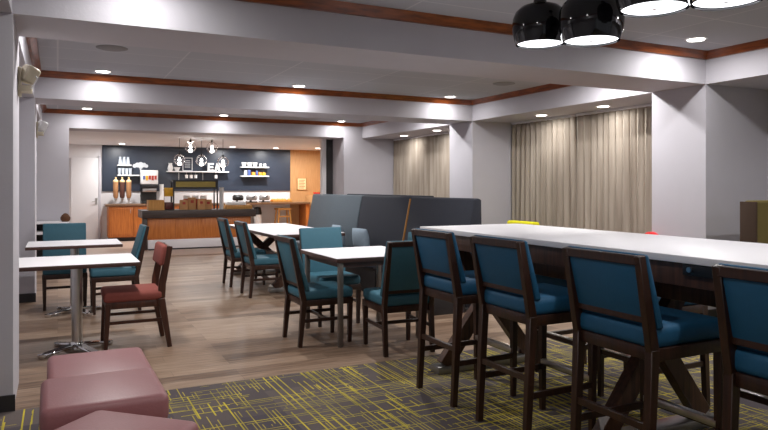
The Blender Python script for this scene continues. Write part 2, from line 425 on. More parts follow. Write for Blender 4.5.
# ------------------------------------------------------------------ curtains
def curtain(x, y0, y1, z0, z1, label, seed, pitch=0.125):
    rnd = random.Random(seed); t = thing('curtain', label, 'curtain', (x, (y0+y1)/2, 0), 0, 'floor length taupe curtains')
    W = y1-y0; nf = int(W/pitch); ph = [rnd.uniform(0.75, 1.25) for _ in range(nf)]; tot = sum(ph); am = [rnd.uniform(0.6, 1.2) for _ in range(nf+1)]
    us = []; acc = 0
    for i, p in enumerate(ph):
        for q in range(8):
            us.append((acc+p*q/8, i, q/8))
        acc += p
    us.append((tot, nf-1, 1.0))
    bm = bmesh.new(); rows = 14; grid = []
    for r in range(rows+1):
        z = z0+(z1-z0)*r/rows; fr = r/rows; line = []
        for u, i, q in us:
            a = (0.030+0.024*(1-fr))*(am[i]*(1-q)+am[i+1]*q)
            dx = a*math.sin(2*PI*q)+0.012*math.sin(u*1.7+3*fr)*(1-fr)
            dy = 0.02*math.sin(4*PI*q)*(1-0.3*fr)
            line.append(bm.verts.new((dx, -W/2+W*u/tot+dy, z)))
        grid.append(line)
    for a, b in zip(grid, grid[1:]):
        for i in range(len(a)-1): bm.faces.new((a[i], a[i+1], b[i+1], b[i]))
    m = MB(); m.bm = bm; o = m.build('drape', M['curtain'], t, angle=180)
    sd = o.modifiers.new('thickness', 'SOLIDIFY'); sd.thickness = 0.004
    box1('curtain_track', (-0.03, 0.03, -W/2, W/2, z1, 2.438), M['wall_white'], t)
curtain(6.80, 7.37, 8.885, 0.02, 2.405, 'long pleated taupe curtain left of the centre gap in the large window bay', 1)
curtain(6.80, 5.33, 7.35, 0.02, 2.405, 'long pleated taupe curtain right of the centre gap in the large window bay', 2)
curtain(6.80, 11.3, 13.17, 0.02, 2.405, 'far taupe curtain next to the kitchen partition wall', 3)
curtain(6.80, 9.62, 11.28, 0.02, 2.405, 'far taupe curtain half hidden behind the second pillar', 4)

# ------------------------------------------------------------------ dining chairs
def make_chair(label, fab, seat_z=0.49, stool=False, loc=(0, 0, 0), rz=0.0, group=None):
    """faces +Y; rear feet at y=-0.23"""
    t = thing('bar_stool' if stool else 'dining_chair', label, 'bar stool' if stool else 'chair', loc, rz, group)
    W = 0.23 if not stool else 0.235; zs = seat_z; top = zs+(0.445 if not stool else 0.305); zf = zs-0.095
    D0, D1 = -0.20, 0.235
    # seat
    MB().box(-W+0.005, W-0.005, D0-0.03, D1+0.01, zf, zs, 0.03, 3).build('seat', fab, t)
    # apron
    MB().box(-W+0.012, W-0.012, D0-0.028, D0-0.002, zf-0.05, zf+0.004, 0.003).box(-W+0.012, W-0.012, D1-0.022, D1+0.004, zf-0.05, zf+0.004, 0.003) \
        .box(-W, -W+0.025, D0-0.02, D1, zf-0.05, zf+0.004, 0.003).box(W-0.025, W, D0-0.02, D1, zf-0.05, zf+0.004, 0.003).build('seat_frame', M['walnut'], t)
    # legs
    for s in (-1, 1):
        MB().bar((s*(W-0.025), D1-0.025, 0), (s*(W-0.022), D1-0.022, zf), 0.03, 0.032, 0.044, 0.044).build('leg', M['walnut'], t)
        MB().bar((s*(W-0.018), D0-0.055, 0), (s*(W-0.018), D0-0.02, zf), 0.036, 0.034, 0.04, 0.05).build('leg', M['walnut'], t)
    # back frame: two leaning stiles, top and lower rail
    lean = 0.115 if not stool else 0.075
    yb = lambda z: D0-0.022-lean*max(0, (z-zs))/(top-zs)
    f = MB()
    for s in (-1, 1): f.bar((s*(W-0.018), D0-0.02, zf-0.01), (s*(W-0.018), yb(top), top), 0.036, 0.05, 0.034, 0.036)
    zr = zs+0.015
    f.bar((-W+0.03, yb(zr+0.015), zr+0.015), (W-0.03, yb(zr+0.015), zr+0.015), 0.028, 0.034, side=(0, 1, 0))
    f.bar((-W+0.02, yb(top-0.02), top-0.02), (W-0.02, yb(top-0.02), top-0.02), 0.036, 0.040, side=(0, 1, 0))
    f.build('back_frame', M['walnut'], t)
    # upholstered back: a panel in the frame and a full-width pad on its front
    bk = MB(); z0, z1 = zs+0.035, top-0.035
    y0, y1 = yb(z0), yb(z1); w = W-0.034
    bk.hexa([(-w, y0-0.012, z0), (w, y0-0.012, z0), (w, y0+0.02, z0), (-w, y0+0.02, z0)],
            [(-w, y1-0.012, z1), (w, y1-0.012, z1), (w, y1+0.02, z1), (-w, y1+0.02, z1)], 0.006)
    z0, z1 = zs-0.01, top+0.006; y0, y1 = yb(z0)+0.016, yb(z1)+0.010; w = W+0.002
    bk.hexa([(-w, y0, z0), (w, y0, z0), (w, y0+0.040, z0), (-w, y0+0.040, z0)],
            [(-w, y1, z1), (w, y1, z1), (w, y1+0.028, z1), (-w, y1+0.028, z1)], 0.012, 3)
    bk.build('backrest', fab, t)
    # stretchers
    if not stool:
        st = MB()
        for s in (-1, 1): st.bar((s*(W-0.02), D0-0.04, 0.22), (s*(W-0.024), D1-0.025, 0.22), 0.02, 0.028)
        st.bar((-W+0.02, 0.0, 0.22), (W-0.02, 0.0, 0.22), 0.02, 0.028, side=(0, 1, 0))
        st.build('stretcher', M['walnut'], t)
    else:
        st = MB()
        for s in (-1, 1): st.bar((s*(W-0.02), D0-0.045, 0.27), (s*(W-0.024), D1-0.025, 0.27), 0.022, 0.034)
        st.bar((-W+0.02, D0-0.04, 0.36), (W-0.02, D0-0.04, 0.36), 0.022, 0.034, side=(0, 1, 0))
        st.bar((-W+0.02, D1-0.026, 0.30), (W-0.02, D1-0.026, 0.30), 0.024, 0.036, side=(0, 1, 0))
        st.build('stretcher', M['walnut'], t)
        o = MB().box(-W+0.03, W-0.03, D1-0.042, D1-0.008, 0.317, 0.324, 0.002).box(-W+0.03, W-0.03, D1-0.044, D1-0.038, 0.29, 0.32, 0.001).build('footrest_plate', M['steel'], t)
        o['label'] = 'bright steel footrest plate'
    return t
gc = 'teal upholstered dining chairs'
c0 = make_chair('teal dining chair at the left side of the square white table', M['teal'], 0.49, False, (2.115, 5.58, 0), -PI/2, gc)
dup(c0, (2.51, 6.27, 0), PI, 'teal dining chair facing us behind the square white table')
dup(c0, (2.605, 5.0, 0), -0.06, 'teal dining chair with its framed back to us, between square table and first bar stool')
dup(c0, (2.385, 8.22, 0), -PI/2, 'nearer of two teal chairs along the left side of the long white table')
dup(c0, (2.375, 9.20, 0), -PI/2, 'farther of two teal chairs along the left side of the long white table')
dup(c0, (0.56, 7.93, 0), PI/2, 'teal dining chair right of the farther pedestal table, seen from its side')
dup(c0, (0.075, 8.42, 0), PI, 'teal dining chair facing us behind the farther pedestal table')
gs = 'blue bar stools along the high table'
s0 = make_chair('blue bar stool at the far end of the high table, beside the square table', M['blue'], 0.785, True, (2.47, 3.70, 0), -PI/2, gs)
dup(s0, (2.47, 2.99, 0), -PI/2, 'blue bar stool second from the far end of the high table')
dup(s0, (2.47, 2.20, 0), -PI/2, 'blue bar stool third from the far end of the high table')
dup(s0, (2.47, 1.40, 0), -PI/2, 'blue bar stool nearest us at the high table, cut by the right edge')

gf = 'stools on the far side of the high table'
s1 = make_chair('bar stool tucked under the far side of the high table at its far end', M['blue'], 0.735, True, (3.40, 3.66, 0), PI/2, gf)
dup(s1, (3.40, 3.02, 0), PI/2, 'bar stool tucked under the far side of the high table, second from its far end')
dup(s1, (3.40, 2.12, 0), PI/2, 'bar stool tucked under the far side of the high table, third from its far end')
dup(s1, (3.40, 1.42, 0), PI/2, 'bar stool tucked under the far side of the high table, nearest us')

# maroon chair with low pad back
def maroon_chair(loc, rz):
    t = thing('dining_chair', 'rust red dining chair with short padded back by the nearer pedestal table', 'chair', loc, rz)
    W = 0.235
    MB().box(-W, W, -0.22, 0.25, 0.41, 0.495, 0.028, 3).build('seat', M['rust'], t)
    MB().box(-W+0.012, W-0.012, -0.215, 0.235, 0.355, 0.412, 0.004).build('seat_frame', M['mahogany'], t)
    for s in (-1, 1):
        MB().bar((s*(W-0.02), 0.235, 0), (s*(W-0.025), 0.215, 0.40), 0.03, 0.03, 0.042, 0.046).build('leg', M['mahogany'], t)
        MB().bar((s*(W-0.012), -0.275, 0), (s*(W-0.02), -0.205, 0.42), 0.034, 0.036, 0.042, 0.062).build('leg', M['mahogany'], t)
    f = MB()
    for s in (-1, 1):
        f.bar((s*(W-0.022), -0.205, 0.40), (s*(W-0.022), -0.215, 0.56), 0.034, 0.062, 0.034, 0.06)
        f.bar((s*(W-0.022), -0.215, 0.55), (s*(W-0.022), -0.275, 0.865), 0.034, 0.06, 0.032, 0.05)
    f.bar((-W+0.03, -0.268, 0.80), (W-0.03, -0.268, 0.80), 0.03, 0.13, side=(0, 1, 0))
    f.build('back_frame', M['mahogany'], t)
    MB().hexa([(-W, -0.232, 0.70), (W, -0.232, 0.70), (W, -0.185, 0.70), (-W, -0.185, 0.70)],
              [(-W, -0.262, 0.875), (W, -0.262, 0.875), (W, -0.215, 0.875), (-W, -0.215, 0.875)], 0.02, 3).build('backrest', M['rust'], t)
    for s in (-1, 1): MB().bar((s*(W-0.02), -0.24, 0.24), (s*(W-0.024), 0.22, 0.24), 0.02, 0.026).build('stretcher', M['mahogany'], t)
maroon_chair((0.59, 6.12, 0), PI/2)

# ------------------------------------------------------------------ tables
def pedestal_table(label, x, y, w, d):
    t = thing('pedestal_table', label, 'table', (x, y, 0), 0, 'white topped pedestal tables')
    top = box1('tabletop', (-w/2, w/2, -d/2, d/2, 0.732, 0.762), M['edge'], t, 0.003)
    MB().box(-w/2+0.002, w/2-0.002, -d/2+0.002, d/2-0.002, 0.762, 0.766, 0.0015, 1).build('laminate_surface', M['white_top'], top)
    MB().cyl((0, 0, 0.05), (0, 0, 0.73), 0.042, n=20).lathe([(0, 0.70), (0.09, 0.715), (0.1, 0.732), (0, 0.732)]).build('column', M['steel'], t)
    b = MB()
    for a in (0.5, 0.5+PI/2, 0.5+PI, 0.5+1.5*PI):
        c, s_ = math.cos(a), math.sin(a)
        b.bar((c*0.02, s_*0.02, 0.055), (c*0.29, s_*0.29, 0.024), 0.085, 0.03, 0.075, 0.022, bev=0.010, side=(-s_, c, 0))
        b.lathe([(0, 0.0), (0.030, 0.0), (0.0375, 0.015), (0.036, 0.032), (0, 0.036)], (c*0.29, s_*0.29, 0), 16)
    b.lathe([(0, 0.03), (0.055, 0.03), (0.05, 0.075), (0.04, 0.085), (0, 0.085)])
    b.build('base', M['chrome'], t)
pedestal_table('nearer square white table on a chrome pedestal beside the rust red chair', 0.145, 6.08, 0.92, 0.78)
pedestal_table('farther square white table on a chrome pedestal between two teal chairs', 0.165, 7.93, 0.92, 0.76)

t = thing('square_table', 'square white four legged dining table between teal chairs in front of the banquettes', 'table', (2.56, 5.64, 0))
top = box1('tabletop', (-0.44, 0.44, -0.47, 0.47, 0.728, 0.762), M['edge'], t, 0.003)
MB().box(-0.438, 0.438, -0.468, 0.468, 0.762, 0.766, 0.0015, 1).build('laminate_surface', M['white_top'], top)
for sx in (-1, 1):
    for sy in (-1, 1):
        MB().box(sx*0.385-0.021, sx*0.385+0.021, sy*0.415-0.021, sy*0.415+0.021, 0.012, 0.728, 0.004).lathe([(0, 0), (0.022, 0), (0.022, 0.012), (0, 0.012)], (sx*0.385, sy*0.415, 0), 10).build('leg', M['bronze'], t)
MB().box(-0.38, 0.38, -0.41, -0.385, 0.68, 0.728).box(-0.38, 0.38, 0.385, 0.41, 0.68, 0.728).box(-0.39, -0.365, -0.4, 0.4, 0.68, 0.728).box(0.365, 0.39, -0.4, 0.4, 0.68, 0.728).build('apron', M['edge'], t)

def trestle(t, y, h, half, wtop, dep, base):
    b = MB()
    for s, off in ((1, -0.028), (-1, 0.028)):
        b.bar((-s*half, y+off*0.6, base), (s*wtop, y+off*0.6, h), 0.11, dep, 0.11, dep, bev=0.004, side=(1, 0, 0))
    b.box(-half*0.9, half*0.9, y-0.045, y+0.045, h-0.06, h, 0.004)
    b.build('trestle', M['walnut_light'], t)
    MB().box(-half-0.07, half+0.07, y-0.06, y+0.06, 0.006, base, 0.006).build('sled_foot', M['sled'], t)

HX, HY0, HY1 = 2.955, 0.62, 4.40
t = thing('high_table', 'long bar height table with white top and dark wood trestles, stools along it', 'table', (HX, 0, 0))
box1('tabletop', (-0.465, 0.465, HY0, HY1, 1.038, 1.072), M['white_top'], t, 0.004)
MB().box(-0.43, -0.40, HY0+0.04, HY1-0.04, 0.93, 1.038, 0.003).box(0.40, 0.43, HY0+0.04, HY1-0.04, 0.93, 1.038, 0.003) \
    .box(-0.40, 0.40, HY0+0.04, HY0+0.07, 0.93, 1.038, 0.003).box(-0.40, 0.40, HY1-0.07, HY1-0.04, 0.93, 1.038, 0.003).build('apron', M['walnut_light'], t)
for y in (4.17, 2.595, 0.95): trestle(t, y, 0.96, 0.40, 0.30, 0.07, 0.06)
MB().box(-0.035, 0.035, 1.0, 4.13, 0.78, 0.90, 0.004).build('stretcher', M['walnut_light'], t)
MB().box(-0.455, -0.43, 1.84, 2.04, 0.985, 1.035, 0.004, mat=M['blackmat']).lathe([(0, 0), (0.012, 0), (0.012, 0.008), (0, 0.008)], (-0.456, 2.0, 1.012), 12, M['steel'], (-1, 0, 0)).build('power_outlet', M['blackmat'], t)

t = thing('long_table', 'long white topped dining table on crossed trestles in front of the banquettes', 'table', (2.93, 0, 0))
top = box1('tabletop', (-0.49, 0.49, 8.05, 10.62, 0.725, 0.762), M['edge'], t, 0.003)
MB().box(-0.488, 0.488, 8.052, 10.618, 0.762, 0.766, 0.0015, 1).build('laminate_surface', M['white_top'], top)
for y in (8.32, 10.25): trestle(t, y, 0.725, 0.40, 0.34, 0.07, 0.06)
MB().box(-0.03, 0.03, 8.32, 10.25, 0.30, 0.39, 0.004).build('stretcher', M['walnut_light'], t)

# ------------------------------------------------------------------ ottomans
def ottoman(label, loc, rz, w, d, h=0.46):
    t = thing('ottoman', label, 'ottoman', loc, rz, 'maroon leather ottomans')
    MB().box(-w/2+0.012, w/2-0.012, -d/2+0.012, d/2-0.012, 0.05, h-0.135, 0.02, 3).build('body', M['maroon'], t)
    c = MB().box(-w/2, w/2, -d/2, d/2, h-0.13, h, 0.034, 3)
    c.build('cushion', M['maroon'], t)
    b = MB()
    for sx in (-1, 1):
        for sy in (-1, 1): b.box(sx*(w/2-0.06)-0.02, sx*(w/2-0.06)+0.02, sy*(d/2-0.06)-0.02, sy*(d/2-0.06)+0.02, 0.0065, 0.055, 0.003)
    b.build('feet', M['blackmat'], t)
ottoman('maroon leather ottoman farthest from us, nearest the chrome table foot', (0.195, 3.795, 0), 0.01, 0.49, 0.525, 0.455)
ottoman('maroon leather ottoman in the middle of the three', (0.185, 3.265, 0), 0.01, 0.51, 0.52, 0.47)
ottoman('maroon leather ottoman turned cornerwise at the bottom edge', (0.158, 2.635, 0), PI/4+0.02, 0.50, 0.50, 0.46)

# ------------------------------------------------------------------ banquettes and pillows
def banquette(label, y0, y1, mat, edge=False):
    t = thing('banquette', label, 'banquette', (4.1, (y0+y1)/2, 0), 0, 'high backed banquettes'); L = (y1-y0)/2-0.012
    MB().prism([(-0.16, 0.40), (0.0, 1.235), (0.05, 1.25), (0.10, 1.235), (0.12, 0.05), (-0.10, 0.05)], 'y', -L, L, 0.015).build('backrest', mat, t)
    MB().box(-0.56, -0.15, -L, L, 0.33, 0.47, 0.035, 3).build('seat', mat, t)
    MB().box(-0.50, -0.11, -L+0.01, L-0.01, 0.0, 0.33, 0.004).build('base', M['base_dark'], t)
    if edge:
        MB().prism([(-0.17, 0.42), (-0.01, 1.22), (0.02, 1.22), (-0.13, 0.42)], 'y', L, L+0.02).build('edge_strip', M['gold'], t)['label'] = 'golden oak edge strip'
banquette('slate blue high back banquette section at the far end, by the long table', 9.01, 11.15, M['slate'])
banquette('charcoal banquette section between the slate one and the golden edge strip', 7.49, 9.01, M['charcoal'])
banquette('charcoal banquette section nearest the high table', 6.02, 7.49, M['charcoal'], True)
t = thing('banquette', 'dark banquette turned the other way behind the charcoal sections, only its top showing', 'banquette', (4.75, 9.65, 0))
MB().prism([(0.0, 0.05), (0.02, 1.245), (0.10, 1.245), (0.22, 0.40), (0.2, 0.05)], 'y', -1.5, 1.5, 0.012).build('backrest', M['charcoal'], t)
MB().box(0.2, 0.68, -1.5, 1.5, 0.33, 0.47, 0.035, 3).build('seat', M['charcoal'], t)
MB().box(0.2, 0.62, -1.49, 1.49, 0, 0.33).build('base', M['base_dark'], t)

def pillow(label, loc, rz, mat, w=0.36, h=0.34):
    bm = bmesh.new(); nx = 12; g1 = []; g2 = []
    for i in range(nx+1):
        for j in range(nx+1):
            u, v = 2*i/nx-1, 2*j/nx-1
            th = 0.075*max(0, (1-u*u)*(1-v*v))**0.45; pin = 1-0.07*(u*u*v*v)
            x, z = u*w/2*pin*(1-0.04*(1-v*v)), h/2+v*h/2*pin*(1-0.04*(1-u*u))
            g1.append(bm.verts.new((x, th, z))); g2.append(bm.verts.new((x, -th, z)))
    k = nx+1
    for i in range(nx):
        for j in range(nx):
            a, b, c, d = i*k+j, (i+1)*k+j, (i+1)*k+j+1, i*k+j+1
            bm.faces.new([g1[q] for q in (a, b, c, d)]); bm.faces.new([g2[q] for q in (d, c, b, a)])
    bmesh.ops.remove_doubles(bm, verts=bm.verts, dist=1e-4)
    bmesh.ops.recalc_face_normals(bm, faces=bm.faces)
    m = MB(); m.bm = bm; m.xf(Matrix.Rotation(-0.16, 4, 'X'))
    o = m.build('throw_pillow', mat, angle=180); o.location = loc; o.rotation_euler = (0, 0, rz)
    tag(o, label, 'pillow', 'pillows on the banquette')
pillow('pale blue throw pillow on the slate banquette, half behind a teal chair', (3.83, 9.22, 0.47), PI/2, M['pillow'])
pillow('pale blue throw pillow at the seam between slate and charcoal banquettes', (3.80, 8.33, 0.47), PI/2+0.2, M['pillow'])
pillow('teal throw pillow on the nearest charcoal banquette beside the high table', (3.84, 6.78, 0.47), PI/2, M['teal'], 0.38, 0.38)

# ------------------------------------------------------------------ chairs by the right wall
def lounge(label, loc, rz, mat, h, round_top=False, w=0.36, side=None, name='lounge_chair'):
    t = thing(name, label, 'chair', loc, rz)
    MB().box(-w, w, -0.28, 0.32, 0.24, 0.44, 0.05, 3).build('seat', mat, t)
    b = MB()
    if round_top:
        pts = [(-w*0.95, 0.30)]+[(w*0.95*math.cos(a), 0.62+(h-0.62)*math.sin(a)) for a in [PI-PI*i/14 for i in range(15)]]+[(w*0.95, 0.30)]
        b.prism(pts, 'y', -0.36, -0.26, 0.02)
    else: b.box(-w, w, -0.40, -0.27, 0.2, h, 0.03, 3)
    b.build('backrest', mat, t)
    if side is not None:
        for s in (-1, 1):
            MB().box(s*(w+0.012)-0.012, s*(w+0.012)+0.012, -0.41, -0.25, 0.12, h-0.01, 0.004).build('side_panel', side, t)
    for sx in (-1, 1):
        for sy in (-0.24, 0.26): MB().bar((sx*(w-0.06), sy, 0.007 if loc[1] < 4.6 else 0), (sx*(w-0.07), sy, 0.26), 0.03, 0.03, 0.04, 0.04).build('leg', M['walnut'], t)
lounge('yellow lounge chair by the large curtain, top of its back showing over the high table', (5.95, 7.95, 0), PI/2, M['yellow'], 0.855, w=0.32)
lounge('red round backed chair by the right pillar, only its top showing over the high table', (5.70, 5.30, 0), PI/2, M['red'], 0.87, True, 0.19)
lounge('tall olive chair with brown sides by the right wall, cut by the right edge', (6.11, 3.6, 0), PI, M['olive'], 1.25, False, 0.40, M['brown'])

# ------------------------------------------------------------------ black pendants over the high table
def black_pendant(label, x, y, z, r, first=None):
    t = thing('pendant_lamp', label, 'pendant lamp', (x, y, z), 0, 'black dome pendants over the high table')
    H = r*1.75
    prof = [(r, 0), (r*1.07, H*0.12), (r*1.13, H*0.28), (r*1.155, H*0.46), (r*1.13, H*0.62), (r*1.02, H*0.78), (r*0.80, H*0.90), (r*0.45, H*0.97), (0, H)]
    inn = [(max(0, a-0.006), b-0.004 if b > 0 else 0) for a, b in prof]
    MB().lathe(prof+inn[::-1], n=40).build('shade', M['black'], t, angle=60)
    MB().lathe([(0, 0.012), (r-0.008, 0.012), (r-0.008, 0.018), (0, 0.018)], n=40).build('diffuser', M['diffuser'], t)
    MB().lathe([(0, -0.004), (0.014, -0.002), (0.014, 0.012), (0, 0.012)], n=12).build('finial', M['grey'], t)
    MB().lathe([(0, H-0.004), (0.045, H-0.004), (0.04, H+0.03), (0.012, H+0.05), (0, H+0.05)], n=18).build('cap', M['black'], t)
    MB().cyl((0, 0, H+0.04), (0, 0, HC-z-0.012), 0.006, n=8).build('cord', M['blackmat'], t)
    MB().lathe([(0, HC-z-0.02), (0.06, HC-z-0.02), (0.06, HC-z), (0, HC-z)], n=20).build('ceiling_canopy', M['black'], t)
    d = bpy.data.lights.new('pendant_glow', 'AREA'); d.shape = 'DISK'; d.size = 2*r-0.03; d.energy = P_PEND; d.color = (0.96, 0.97, 1.0)
    o = bpy.data.objects.new('pendant_glow', d); COL.objects.link(o); o.parent = t; o.location = (0, 0, 0.009)
black_pendant('black dome pendant lamp, leftmost and farthest of the four', 2.872, 3.454, 2.322, 0.158)
black_pendant('black dome pendant lamp touching the leftmost one on its right', 2.885, 2.999, 2.255, 0.166)
black_pendant('black dome pendant lamp third from the left, cut by the top edge', 2.844, 2.497, 2.322, 0.175)
black_pendant('black dome pendant lamp in the upper right, only its glowing mouth showing', 2.842, 2.07, 2.255, 0.158)

# ------------------------------------------------------------------ left wall fittings
def fitting(label, y, mat):
    t = thing('wall_speaker', label, 'speaker', (XL+0.006, y, 2.0), 0, 'small tilted speakers on the left pillars')
    m = MB().box(-0.045, 0.045, -0.06, 0.06, -0.06, 0.06, 0.02, 3)
    m.xf(Matrix.Translation((0.065, 0, 0.155)) @ Matrix.Rotation(0.45, 4, 'Y') @ Matrix.Rotation(0.5, 4, 'Z')).build('cabinet', mat, t)
    MB().box(0.0, 0.02, -0.05, 0.05, 0.0, 0.2, 0.005).box(0.0, 0.085, -0.06, 0.06, 0.03, 0.075, 0.004).build('bracket', M['beige'], t)
    MB().tube([(0.08, -0.062, 0.05), (0.12, -0.066, 0.12), (0.11, -0.05, 0.14)], 0.005).build('cable', M['white'], t)
fitting('beige speaker tilted on a bracket high on the near left pillar', 5.18, M['beige'])
fitting('small pale speaker high on the far left pillar by the kitchen partition', 9.46, M['white'])

# console by the partition wall and the pine cone on it
t = thing('console', 'dark console with white top and white shelf against the partition behind a teal chair', 'console', (-0.24, 12.9, 0))
box1('top', (-0.36, 0.42, -0.26, 0.26, 0.735, 0.765), M['white_top'], t)
MB().box(-0.34, 0.40, -0.25, 0.25, 0.05, 0.10).box(-0.34, -0.31, -0.25, 0.25, 0.0, 0.735).box(0.37, 0.40, -0.25, 0.25, 0.0, 0.735).box(-0.34, 0.40, 0.22, 0.25, 0.1, 0.735).build('body', M['base_dark'], t)
box1('shelf', (-0.35, 0.41, -0.26, 0.22, 0.555, 0.60), M['white_top'], t)
o = MB().lathe([(0, 0), (0.05, 0.0), (0.075, 0.03), (0.08, 0.07), (0.06, 0.11), (0.03, 0.14), (0, 0.15)], n=14).build('decor_vase', M['pine']); o.location = (0.12, 12.75, 0.765)
tag(o, 'small brown vase on the white console top', 'vase')

# ------------------------------------------------------------------ kitchen: wall counter
t = thing('base_cabinet', 'orange maple base cabinet under the left end of the back counter', 'cabinet', (0, 0, 0))
MB().box(1.13, 3.95, 17.68, YB-0.03, 0.10, 0.88).build('body', M['orange'], t)
box1('toe_kick', (1.16, 3.95, 17.75, YB-0.04, 0, 0.10), M['base_dark'], t)
for i in range(5):
    x0 = 1.14+i*0.562
    d = MB().box(x0+0.008, x0+0.555, 17.655, 17.68, 0.13, 0.86, 0.003).box(x0+0.06, x0+0.505, 17.652, 17.656, 0.19, 0.80, 0.0).build('cabinet_door', M['orange'], t)
    MB().cyl((x0+0.50, 17.64, 0.70), (x0+0.50, 17.64, 0.80), 0.006, n=8).box(x0+0.494, x0+0.506, 17.64, 17.656, 0.705, 0.71).box(x0+0.494, x0+0.506, 17.64, 17.656, 0.79, 0.795).build('handle', M['steel'], d)
t = MB().box(1.06, 6.42, 17.62, YB-0.03, 0.88, 0.935, 0.005).build('countertop', M['granite']); tag(t, 'brown stone countertop running along the navy kitchen wall', 'countertop')
t = MB().box(6.30, 6.40, 17.66, YB-0.045, 0, 0.88, 0.003).build('end_panel', M['orange']); t.name = 'counter_support'; tag(t, 'orange maple support at the right end of the back counter', 'counter support')
t = MB().box(3.955, 4.72, 17.72, YB-0.03, 0.0, 0.88).build('refrigerator', M['bronze']); tag(t, 'dark undercounter unit beside the open knee space of the back counter', 'refrigerator')

# cereal dispensers
def cereal(label, x, mat):
    t = thing('cereal_dispenser', label, 'cereal dispenser', (x, 17.92, 0.936), 0, 'cereal dispensers on the counter')
    MB().lathe([(0, 0.14), (0.045, 0.15), (0.062, 0.2), (0.062, 0.55), (0, 0.55)], n=18).build('hopper', mat, t)
    MB().lathe([(0, 0.552), (0.064, 0.552), (0.064, 0.59), (0.02, 0.62), (0.018, 0.65), (0.024, 0.67), (0, 0.685)], n=18).build('lid', M['cream'], t)
    MB().box(-0.06, 0.06, -0.08, 0.08, 0, 0.02, 0.004).box(-0.02, 0.02, 0.03, 0.07, 0.02, 0.30).lathe([(0, 0.09), (0.035, 0.1), (0.04, 0.145), (0, 0.145)], n=14).build('stand', M['steel'], t)
cereal('left cereal dispenser with tan flakes and cream lid', 1.315, M['cereal_tan'])
cereal('middle cereal dispenser with dark cocoa cereal', 1.47, M['cereal_dark'])
cereal('right cereal dispenser with tan flakes beside the juice machine', 1.625, M['cereal_tan'])
# juice machine
t = thing('juice_machine', 'tall drink dispenser with white picture panel and black body on the back counter', 'drink dispenser', (2.12, 17.95, 0.936))
MB().box(-0.19, 0.19, -0.16, 0.24, 0.0, 0.03, 0.005).box(-0.19, 0.19, 0.05, 0.24, 0.03, 0.42).box(-0.2, 0.2, -0.17, 0.24, 0.40, 0.50, 0.01).build('body', M['blackmat'], t)
p = MB().box(-0.2, 0.2, -0.17, 0.22, 0.50, 0.86, 0.015).build('picture_panel', M['white'], t)
for i, c in enumerate(('bluep', 'yellowp', 'redprint', 'redprint', 'redprint')):
    x = -0.17+0.07*i
    MB().box(x, x+0.055, -0.176, -0.17, 0.62-0.02*(i % 2), 0.72).build('drink_picture', M[c], p)
MB().box(-0.17, 0.17, -0.12, 0.06, 0.30, 0.40, 0.01).build('nozzle_panel', M['steel'], t)
t = thing('pitcher', 'white pitcher between the drink dispenser and the display case', 'pitcher', (2.42, 17.9, 0.936))
MB().lathe([(0, 0), (0.06, 0), (0.07, 0.1), (0.05, 0.36), (0.055, 0.5), (0, 0.5)], n=18).build('jug', M['white'], t)
MB().tube([(0.05, 0, 0.40), (0.11, 0, 0.37), (0.11, 0, 0.2), (0.065, 0, 0.14)], 0.009).build('handle', M['white'], t)
# waffle makers
def waffle(label, x, mat2):
    t = thing('waffle_maker', label, 'waffle maker', (x, 17.9, 0.936), 0, 'waffle makers on the counter')
    MB().box(-0.13, 0.13, -0.14, 0.14, 0, 0.03, 0.006).box(-0.025, 0.025, 0.09, 0.13, 0.03, 0.14).build('base', M['blackmat'], t)
    MB().lathe([(0, 0.06), (0.13, 0.06), (0.15, 0.10), (0.15, 0.13), (0, 0.13)], n=22).lathe([(0, 0.135), (0.15, 0.135), (0.15, 0.165), (0.11, 0.21), (0, 0.22)], n=22).build('griddle', mat2, t)
    MB().cyl((0, -0.13, 0.15), (0, -0.28, 0.17), 0.016, n=10).build('handle', M['blackmat'], t)
waffle('left waffle maker on the back counter, dark with black base', 4.42, M['blackmat'])
waffle('middle waffle maker on the back counter, steel topped', 4.80, M['grey'])
waffle('right waffle maker on the back counter, steel topped beside the bread', 5.16, M['grey'])
t = thing('bread_tray', 'wooden tray heaped with golden pastries at the right of the back counter', 'tray', (5.65, 17.92, 0.936))
MB().box(-0.28, 0.28, -0.17, 0.17, 0, 0.02, 0.004).box(-0.28, 0.28, -0.17, -0.155, 0.02, 0.05).box(-0.28, 0.28, 0.155, 0.17, 0.02, 0.05).build('tray', M['tanbox'], t)
for i in range(7):
    x, y = -0.21+0.14*(i % 4), 0.08*((i // 4)*2-1)
    o = MB().lathe([(0, 0), (0.05, 0.005), (0.065, 0.03), (0.05, 0.065), (0, 0.08)], n=14).build('pastry', M['bread']); o.location = (5.65+x, 17.92+y, 0.957)
    tag(o, 'golden round pastry lying on the wooden tray on the back counter', 'pastry', 'pastries on the tray')
o = MB().lathe([(0, 0), (0.07, 0), (0.12, 0.09), (0.115, 0.09), (0.065, 0.01), (0, 0.01)], n=20).build('serving_bowl', M['red']); o.location = (6.72, 17.9, 1.12); tag(o, 'red bowl on a small side shelf by the tan wall', 'bowl')
t = MB().box(6.5, 7.06, 17.7, YB-0.05, 0.0, 1.118, 0.004).build('side_cabinet', M['wall_tan']); tag(t, 'tan side cabinet beside the tan wall carrying the red bowl', 'cabinet')
# framed notice
t = thing('framed_notice', 'framed cream notice with printed lines on the tan kitchen wall', 'sign', (6.38, YB-0.042, 1.45))
MB().box(-0.15, 0.15, -0.02, 0, -0.18, 0.18, 0.004).build('frame', M['gold'], t)
MB().box(-0.128, 0.128, -0.023, -0.02, -0.16, 0.16).build('paper', M['cream'], t)
pr = MB()
for i in range(6): pr.box(-0.09, 0.09-0.03*(i % 2), -0.0245, -0.023, 0.10-0.045*i, 0.118-0.045*i)
pr.build('print_lines', M['ink'], t)
